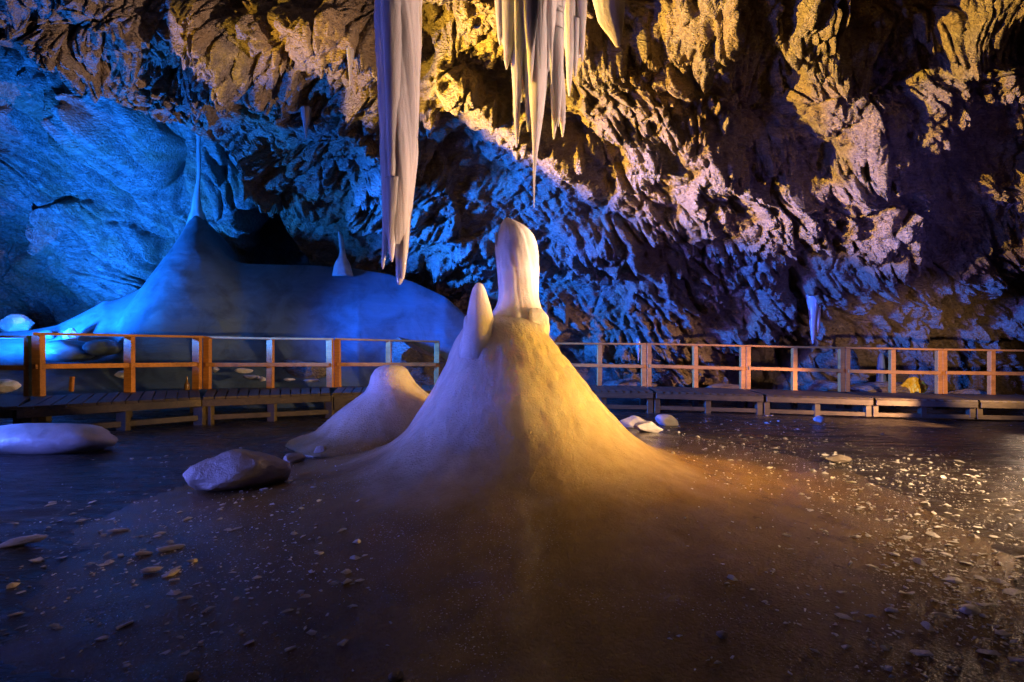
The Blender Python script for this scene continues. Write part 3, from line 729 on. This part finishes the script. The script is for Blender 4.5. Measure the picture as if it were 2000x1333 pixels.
# ------------------------------------------------------------------ icicles
def hang(name, rows, Y, mat, parent, seed, flute=0.12, seg=48, n=90, depth=0.9):
    rows = sorted(rows, key=lambda r: -r[0])      # tip first
    return outline_body(name, rows, Y, mat, parent, depth, seg, n, 0.05, 3.0, seed, flute)
def icicles():
    bpy.context.view_layer.update()
    r1 = empty('hanging_icicle', at(775, -250, 4.4))
    tag(r1, 'very long thick pale icicle hanging from the ceiling left of the icicle cluster', 'icicle', 'icicles hanging from the cave ceiling')
    hang('shaft', [(-280,700,850),(-120,722,830),(0,732,822),(60,734,822),(150,738,819),(300,743,815),(350,746,810),(400,747,805),(440,749,801),(465,752,798),(480,756,792)], 4.4, ICE_HANG, r1, 501, 0.035, 110, 130)
    for i, (rows, Y) in enumerate([
        ([(526,746,749),(515,745,752),(470,747,760),(400,747,768),(300,745,780)], 4.36),
        ([(512,764,767),(498,760,770),(450,756,775),(350,752,790)], 4.33),
        ([(557,777,782),(548,774,788),(520,773,793),(480,770,799),(400,768,804),(300,765,812)], 4.40),
        ([(545,784,789),(530,782,792),(470,780,798),(380,780,803)], 4.37),
        ([(395,762,764),(350,758,772),(200,752,785),(60,745,790),(-150,735,800)], 4.28),
        ([(130,736,738),(100,733,744),(0,732,760),(-60,730,765)], 4.36)]):
        hang('tine', rows, Y, ICE_HANG, r1, 510+i, 0.02, 36, 70)
    r2 = empty('icicle_cluster', at(1040, -250, 4.9))
    tag(r2, 'wide cluster of fused pale icicles with many thin drips, above the huge stalagmite', 'icicle', 'icicles hanging from the cave ceiling')
    hang('shaft', [(-320,940,1150),(-120,958,1118),(-20,966,1102),(40,974,1100),(90,984,1098),(120,1000,1092),(150,1015,1080),(170,1030,1070)], 4.9, ICE_HANG, r2, 530, 0.14, 110, 120, 0.45)
    T = [([(90,976,978),(75,972,980),(40,969,985),(0,966,990),(-60,960,998)], 4.85),
         ([(136,988,991),(118,984,996),(80,982,1006),(20,980,1012),(-40,978,1015)], 4.8),
         ([(282,1008,1011),(250,1005,1014),(180,1002,1018),(120,998,1020),(40,995,1025)], 4.82),
         ([(200,1017,1020),(170,1013,1024),(100,1008,1030),(20,1005,1035)], 4.88),
         ([(258,1030,1033),(235,1027,1036),(160,1024,1041),(100,1020,1045),(30,1018,1048)], 4.83),
         ([(406,1042,1044),(370,1041,1045),(345,1041,1046),(300,1040,1050),(240,1037,1059),(180,1032,1067),(100,1028,1072),(0,1020,1078)], 4.78),
         ([(245,1055,1058),(220,1052,1062),(150,1050,1068),(60,1045,1075)], 4.84),
         ([(272,1080,1083),(250,1078,1087),(200,1076,1092),(120,1072,1096),(30,1068,1100)], 4.84),
         ([(248,1089,1091),(225,1086,1095),(160,1082,1100),(60,1078,1102)], 4.82),
         ([(268,1097,1100),(240,1093,1104),(190,1088,1105),(120,1080,1100),(20,1072,1102)], 4.87),
         ([(140,1071,1073),(110,1066,1077),(40,1060,1085),(-40,1055,1090)], 4.75),
         ([(165,1036,1038),(140,1031,1042),(60,1026,1050),(-40,1022,1056)], 4.7)]
    for i, (rows, Y) in enumerate(T):
        hang('tine', rows, Y, ICE_HANG, r2, 540+i, 0.15, 30, 80)
    rn = random.Random(77)
    for i in range(16):
        x = rn.uniform(1000, 1100); L_ = rn.uniform(120, 235); w0 = rn.uniform(3, 6)
        hang('tine', [(L_, x-.8, x+.8), (L_*.8, x-w0*.35, x+w0*.35), (L_*.4, x-w0*.7, x+w0*.7), (-20, x-w0, x+w0)], 4.62+rn.uniform(0, .28), ICE_HANG, r2, 600+i, 0.12, 16, 50)
    r3 = empty('icicle_cluster', at(1120, -200, 5.5))
    tag(r3, 'amber translucent icicle curtain just behind the right side of the pale cluster', 'icicle', 'icicles hanging from the cave ceiling')
    hang('shaft', [(-260,1080,1170),(-60,1096,1148),(30,1098,1146),(80,1100,1142),(110,1106,1138)], 5.5, ICE_HANG, r3, 560, 0.2, 60, 80, 0.5)
    for i, rows in enumerate([[(188,1110,1113),(160,1107,1117),(100,1104,1122),(0,1100,1126)], [(120,1136,1139),(90,1132,1142),(0,1124,1146)], [(150,1122,1125),(120,1119,1129),(40,1114,1134)]]):
        hang('tine', rows, 5.45, ICE_HANG, r3, 565+i, 0.15, 30, 60)
    r4 = empty('icicle_cluster', at(1190, -120, 5.9))
    tag(r4, 'broad blunt amber flowstone lobe of ice against the rock right of the icicle cluster', 'icicle', 'icicles hanging from the cave ceiling')
    hang('shaft', [(-220,1140,1225),(-80,1150,1222),(0,1155,1221),(45,1168,1218),(75,1192,1214),(92,1203,1210)], 5.9, ICE_DIRTY, r4, 575, 0.1, 60, 80, 0.5)
    for i, (x, y0, y1, wd, Y, lab) in enumerate([
            (598, 228, 272, 14, 8.3, 'small lone icicle on the dark ceiling left of the long thick icicle'),
            (1588, 588, 672, 18, 11.2, 'pale icicle pair hanging in the recess above the right railing'),
            (1247, 678, 708, 6, 11.9, 'tiny icicle under the rock seen through the railing right of the huge stalagmite'),
            (684, 108, 170, 10, 6.8, 'slim amber icicle on the lit rock left of the long thick icicle')]):
        if True:
            d = Vector(((x-HX)/F, 1, (HY-y0)/F)); ok, hit, _n, _f = CEIL.ray_cast(Vector((0,0,0)), d.normalized())
            if ok: Y = hit.y - 0.05
        r = empty('small_icicle', at(x, y0, Y)); tag(r, lab, 'icicle', 'icicles hanging from the cave ceiling')
        hang('shaft', [(y0-16, x-wd*.8, x+wd*.8), (y0+2, x-wd*.65, x+wd*.65), (y0+9, x-wd*.5, x+wd*.55), (y0+(y1-y0)*.4, x-wd*.4, x+wd*.3), (y1-4, x-wd*.15, x+wd*.12), (y1, x-1, x+1)], Y, ICE_HANG, r, 580+i, 0.1, 24, 40)
        if i == 1:
            hang('tine', [(y0-8, x+2, x+16), (y0+45, x+5, x+13), (y0+62, x+8, x+10)], Y, ICE_HANG, r, 590, 0.1, 20, 30)
    r = empty('thin_stalagmite', at(1721, 775, 12.2)); tag(r, 'pale slender ice column in the dark recess behind the right railing', 'stalagmite')
    outline_body('shaft', [(690,1719,1723),(696,1716,1726),(720,1714,1728),(750,1712,1730),(780,1708,1734)], 12.3, ICE_SLOPE, r, 0.8, 32, 40, 0.05, 2.0, 597)
    # remnant standing on the hill right of the tall spire
    r = empty('thin_stalagmite', at(668, 525, 13.4)); tag(r, 'short bluish ice stalagmite standing on the crest of the ice hill', 'stalagmite')
    outline_body('shaft', [(453,660,664),(460,661,669),(475,662,673),(490,664,674),(503,662,676),(512,656,681),(522,653,685),(540,650,690)], 12.25, ICE_BLOCK, r, 0.8, 40, 50, 0.05, 2.0, 595)
icicles()

# ------------------------------------------------------------------ walkway
def beam(bm, p0, p1, w_, h_, jit=0.0, up=(0,0,1)):
    p0, p1 = Vector(p0), Vector(p1); d = (p1-p0); L = d.length; d.normalize()
    up = Vector(up)
    if abs(d.dot(up)) > 0.95: up = Vector((0, 1, 0))
    s = d.cross(up).normalized(); u = s.cross(d).normalized()
    vs_ = []
    for e, t in ((p0, 0), (p1, 1)):
        for a, b_ in ((-1,-1),(1,-1),(1,1),(-1,1)):
            vs_.append(bm.verts.new(e + s*a*w_/2*(1+random.uniform(-jit, jit)) + u*b_*h_/2*(1+random.uniform(-jit, jit))))
    f = [(0,1,2,3),(7,6,5,4),(0,4,5,1),(1,5,6,2),(2,6,7,3),(3,7,4,0)]
    fs = [bm.faces.new([vs_[i] for i in q]) for q in f]
    return vs_, fs
def beam_obj(name, segs, mat, parent, bev=0.006):
    bm = bmesh.new()
    for (a, b_, w_, h_) in segs: beam(bm, a, b_, w_, h_, 0.04)
    bmesh.ops.recalc_face_normals(bm, faces=bm.faces)
    bmesh.ops.bevel(bm, geom=list(bm.edges), offset=bev, segments=1, affect='EDGES', clamp_overlap=True)
    me = bpy.data.meshes.new(name); bm.to_mesh(me); bm.free()
    return link(name, me, mat, parent)

random.seed(5)
def walkway(rear0, rear1, front0, front1, deck0, deck1, label, posts=(0.0, 0.5, 1.0), rail=1.1, pw=0.12, front_beam=True, legs=(0.02, 0.5, 0.98), wood=None, under=WOOD_DARK, rail2=None, lower=True):
    """rear0/rear1 (x, y) of the railing line, front0/front1 of the front edge; deck heights at both ends"""
    wood = wood or WOOD
    r0 = Vector((*rear0, deck0)); r1 = Vector((*rear1, deck1)); f0 = Vector((*front0, deck0)); f1 = Vector((*front1, deck1))
    root = empty('wooden_walkway', ((r0+f1)/2)); tag(root, label, 'walkway', 'sections of the wooden walkway')
    L = (f1-f0).length
    n = max(3, int(L/0.16))
    segs = []
    for i in range(n):
        t = (i+0.5)/n
        a = r0.lerp(r1, t); b_ = f0.lerp(f1, t)
        out = (a-b_).normalized()
        wd = min((f1-f0).length, (r1-r0).length)/n*0.93
        segs.append((a+out*0.12+Vector((0,0,-0.02+random.uniform(-.004,.004))), b_-out*0.02+Vector((0,0,-0.02)), wd, 0.04))
    beam_obj('deck', segs, under, root, 0.004)
    drop = 0.10
    # front and rear bearers
    beam_obj('bearer', [(f0+Vector((0,0,-drop)), f1+Vector((0,0,-drop)), 0.06, 0.12)], under, root)
    rb0 = r0+Vector((0,0,-drop)); rb1 = r1+Vector((0,0,-drop))
    beam_obj('bearer', [(rb0, rb1, 0.06, 0.12)], under, root)
    if lower:
        low = 0.36
        dirn = (f0-r0).normalized()*0.0
        beam_obj('lower_beam', [(f0+Vector((0,0.07,-low)), f1+Vector((0,0.07,-low)), 0.05, 0.09)], under, root)
    for t in legs:
        for a, b_ in ((f0, f1), (r0, r1)):
            p = a.lerp(b_, t)
            gz = float(ground_z(p.x, p.y))
            yo = 0.09 if a is f0 else 0.0
            beam_obj('leg', [(Vector((p.x, p.y+yo, gz-0.06)), p+Vector((0, yo, -0.165 if a is r0 else -0.045)), pw*1.05, 0.10)], under, root)
    ra = rail if rail2 is None else rail2
    for t in posts:
        p = r0.lerp(r1, t); h = rail*(1-t)+ra*t
        lean = Vector((random.uniform(-.012, .012), random.uniform(-.01, .01), 0))
        po = beam_obj('post', [(p+Vector((0, 0, 0.0)), p+lean+Vector((0, 0, h-0.045)), pw, 0.10)], wood, root)
    up0 = Vector((0,0,rail)); up1 = Vector((0,0,ra))
    ext = (r1-r0).normalized()*pw*0.5
    mid = (r0+r1)/2 + (up0+up1)/2 - Vector((0,0,0.022+random.uniform(-.006,.012)))
    beam_obj('top_rail', [(r0-ext+up0-Vector((0,0,0.022)), mid, 0.12, 0.045), (mid, r1+ext+up1-Vector((0,0,0.022)), 0.12, 0.045)], wood, root)
    beam_obj('mid_rail', [(r0+up0*random.uniform(.46,.48)+Vector((0,-0.065,0)), r1+up1*random.uniform(.46,.48)+Vector((0,-0.065,0)), 0.025, 0.085)], wood, root)
    return root

def q(px, Y): return ((px-HX)/F*Y, Y)
# left run, three panels, coming towards the camera at the far left
s1 = walkway(q(76, 8.1), q(389, 9.75), q(32, 6.45), q(392, 8.0), -0.72, -0.72, 'near wooden walkway section with the first full railing panel at the left', posts=(0.0, 0.52, 0.985), pw=0.15, rail2=1.11, legs=(0.03, 0.5, 0.97))
s2 = walkway(q(405, 9.85), q(645, 10.4), q(396, 8.02), q(645, 8.85), -0.725, -0.725, 'second wooden walkway section from the left, broken ice lying behind its railing', pw=0.13, rail=1.11, rail2=1.09)
s3 = walkway(q(660, 10.5), q(853, 11.2), q(649, 8.95), q(860, 9.6), -0.73, -0.73, 'third wooden walkway section, partly behind the small ice cone', pw=0.12, rail=1.10, rail2=1.06)
s0 = walkway(q(-150, 8.4), q(56, 8.15), q(-190, 6.7), q(29, 6.5), -0.72, -0.72, 'wooden walkway section leading off at the left edge, railing lit violet', pw=0.09, rail=1.05, lower=False)
s3b = walkway(q(893, 11.9), q(1075, 11.9), q(870, 10.3), q(1078, 10.3), -0.73, -0.75, 'wooden walkway section mostly hidden behind the huge stalagmite', pw=0.12, rail=1.04)
# right run: rail panels 1075..2100
RX = [(1079,11.8), (1262,11.8), (1455,11.7), (1648,11.6), (1838,11.4), (2036,11.2), (2240, 11.0)]
FX = [(1082,10.2), (1278,10.2), (1493,10.1), (1707,9.95), (1911,9.8), (2130,9.6), (2350, 9.4)]
DZ = [-0.76, -0.80, -0.86, -0.92, -0.955, -0.98, -1.0]
RH = [1.06, 1.09, 1.10, 1.11, 1.10, 1.09, 1.09]
LB = ['wooden walkway section directly right of the huge stalagmite', 'second wooden walkway section to the right of the huge stalagmite, behind the bright ice crumbs', 'wooden walkway section in front of the dark cave mouth', 'wooden walkway section in front of the yellow sheet', 'brightly lit wooden walkway section at the right edge of the picture', 'wooden walkway section reaching past the right edge']
for i in range(5):
    (a, ya), (b_, yb) = RX[i], RX[i+1]; (c, yc), (d, yd) = FX[i], FX[i+1]
    walkway(q(a+5, ya), q(b_-5, yb), q(c+3, yc), q(d-3, yd), DZ[i], DZ[i+1]+0.002, LB[i], pw=0.115, rail=RH[i], rail2=RH[i+1]-0.003)

# a painted board under the third section
def board():
    p = Vector((*q(700, 8.92), -0.93))
    root = empty('name_board', p); tag(root, 'dark board with faded pale letters on the walkway front beside the small ice cone', 'sign')
    beam_obj('panel', [(Vector((*q(652, 8.90), -0.93)), Vector((*q(740, 9.15), -0.93)), 0.03, 0.24)], WOOD_DARK, root)
    cu = bpy.data.curves.new('lettering', 'FONT'); cu.body = 'VIP'; cu.size = 0.13; cu.extrude = 0.002; cu.align_x = 'CENTER'
    t = bpy.data.objects.new('tmp', cu); COL.objects.link(t)
    dg = bpy.context.evaluated_depsgraph_get(); me = bpy.data.meshes.new_from_object(t.evaluated_get(dg))
    bpy.data.objects.remove(t)
    me.transform(Matrix.Rotation(R(90), 4, 'X'))
    o = link('lettering', me, PAINT, None)
    x, y = q(702, 8.90)
    o.location = (x, y-0.012+0.1*0, -0.96); o.rotation_euler = (0, 0, math.atan2(0.25, 0.95)*0.8)
    bpy.context.view_layer.update()
    o.parent = root; o.matrix_parent_inverse = Matrix.Translation(root.location).inverted()
board()

# crumpled yellow sheet, stake and bottle
def sheet():
    us = np.linspace(-.42, .42, 46); vs_ = np.linspace(0, .34, 26)
    U, V = np.meshgrid(us, vs_)
    x0, y0 = q(1792, 11.9)
    sagz = 0.04*np.cos(U*7)
    wid = 0.35+0.65*np.clip(V/.34, 0, 1)
    X = x0 + U*wid; Z = -0.98 + V*(0.85+0.25*np.cos(U*6)) + sagz
    Yg = y0 + 0.07*facets(U*9, V*9, 601) + 0.3*V
    o = link('yellow_sheet', grid_mesh('yellow_sheet', np.stack([X, Yg, Z], -1)), YELLOW, None)
    md = o.modifiers.new('s', 'SOLIDIFY'); md.thickness = 0.012
    tag(o, 'crumpled bright yellow plastic sheet on the rocks behind the right railing', 'sheet')
sheet()
b = empty('bottle', at(365, 757, 9.6)); tag(b, 'small upright brown bottle behind the left railing near the panel end', 'bottle')
outline_body('body', [(744,363,367),(748,362.5,367.5),(750,360.5,369.5),(762,360.5,369.5)], 9.6, GLASSY, b, 1.0, 20, 20, 0.0)
outline_body('neck', [(735,363.8,366.2),(745,363.5,366.5)], 9.6, GLASSY, b, 1.0, 16, 6, 0.0)
st = beam_obj('wooden_stake', [(Vector(at(139, 765, 9.4)), Vector(at(141, 736, 9.4)), 0.06, 0.06)], WOOD, None)
tag(st, 'short wooden stake standing behind the left railing', 'stake')

# ------------------------------------------------------------------ ice chips and crumbs
def chip_mesh(seed, flat):
    rnd = random.Random(seed); bm = bmesh.new()
    for i in range(9):
        v = Vector((rnd.gauss(0,1), rnd.gauss(0,1), rnd.gauss(0,1))).normalized()
        bm.verts.new((v.x*0.5*rnd.uniform(.7, 1.15), v.y*0.5*rnd.uniform(.5, .85), v.z*0.5*flat))
    r = bmesh.ops.convex_hull(bm, input=bm.verts)
    bmesh.ops.delete(bm, geom=[g for g in r['geom_interior'] if isinstance(g, bmesh.types.BMVert)], context='VERTS')
    me = bpy.data.meshes.new('ice_chip'); bm.to_mesh(me); bm.free(); me.materials.append(ICE_CHIP); return me
CM = [chip_mesh(900+i, random.Random(i).uniform(.3, .7)) for i in range(12)]
rs = np.random.RandomState(11)
def density_right(px, py):
    d = 0
    for (cx, cy, sx, sy, a, wgt) in [(1430,850,130,26,0.08,1.0),(1620,875,170,34,0.18,1.0),(1800,930,200,60,0.25,.55),(1700,1000,160,60,0.55,.35),(1900,1100,140,90,.3,.4),(1860,1240,160,90,0,.18),(1400,900,90,50,0.3,.3),(1560,1150,200,120,0,.06),(1900,880,100,26,0,.5)]:
        d = d + wgt*math.exp(-((px-cx)/sx)**2-((py-cy-a*(px-cx))/sy)**2)
    return d
def density_left(px, py):
    d = 0
    for (cx, cy, sx, sy, a, wgt) in [(470,975,130,16,-0.32,1.0),(350,1040,170,50,-0.3,.6),(150,1020,140,60,-0.2,.35),(640,870,70,26,-0.2,.5),(350,880,160,26,-.1,.35),(300,1150,260,90,-.1,.28),(600,1100,160,100,0,.22),(620,1010,90,20,-.1,.3),(400,1260,300,60,0,.06)]:
        d = d + wgt*math.exp(-((px-cx)/sx)**2-((py-cy-a*(px-cx))/sy)**2)
    return d
def under_walk(x, y, py): return py < 826
cand = []
def sample(n, dens, x0, x1, y0, y1, side, smin, smax, pw_):
    k = 0; tries = 0
    while k < n and tries < n*60:
        tries += 1
        px = rs.uniform(x0, x1); py = rs.uniform(y0, y1)
        if rs.rand() > dens(px, py): continue
        x, y, z = on_floor(px, py)
        if abs(skirt_z(x, y)-z) < 1e-6 and z > -1.0: continue
        s = smin + (smax-smin)*rs.rand()**pw_
        cand.append((s*F/y, px, py, x, y, z, s, side)); k += 1
sample(900, density_right, 1300, 2010, 812, 1330, 'r', .012, .085, 3.2)
sample(420, density_left, 0, 780, 850, 1320, 'l', .012, .075, 2.6)
cand.sort(key=lambda c: -c[0])
indiv = cand[:290]; rest = cand[290:]
for c in indiv:
    _, px, py, x, y, z, s, side = c
    o = bpy.data.objects.new('ice_chip', CM[rs.randint(12)])
    o.location = (x, y, z+s*0.10); e = rs.uniform(.7, 1.5)
    o.rotation_euler = (rs.uniform(-.25,.25), rs.uniform(-.25,.25), (R(-20) if side == 'r' else R(25)) + rs.uniform(-.6,.6))
    o.scale = (s*e, s*0.9, s*rs.uniform(.5, .9))
    COL.objects.link(o)
    if side == 'r': tag(o, 'bright ice chip scattered on the dark floor right of the huge stalagmite', 'ice chip', 'ice chips right of the stalagmite')
    else: tag(o, 'dim bluish ice chip scattered on the dark floor left of the huge stalagmite', 'ice chip', 'ice chips left of the stalagmite')
# the countless crumbs
rest += [(0,)+c[1:] for c in []]
cand = []
sample(3600, density_right, 1280, 2010, 812, 1330, 'r', .006, .028, 1.6)
sample(900, density_left, 0, 780, 850, 1330, 'l', .006, .024, 1.6)
allc = rest + cand
proto = []
for m_ in CM:
    co = np.array([v.co[:] for v in m_.vertices]); fa = [list(p.vertices) for p in m_.polygons]; proto.append((co, fa))
V_, F_ = [], []; off = 0
for c in allc:
    _, px, py, x, y, z, s, side = c
    co, fa = proto[rs.randint(12)]
    a = rs.uniform(0, 6.28); ca, sa = math.cos(a), math.sin(a)
    p = co*np.array([s*rs.uniform(.8,1.5), s, s*.8]); p = np.stack([p[:,0]*ca-p[:,1]*sa, p[:,0]*sa+p[:,1]*ca, p[:,2]], 1) + np.array([x, y, z+s*.12])
    V_.append(p); F_ += [[i+off for i in f] for f in fa]; off += len(co)
me = bpy.data.meshes.new('ice_crumbs'); me.from_pydata(np.concatenate(V_).tolist(), [], F_)
o = link('ice_crumbs', me, ICE_CHIP)
tag(o, 'countless small ice crumbs strewn over the dark ice floor', kind='stuff')
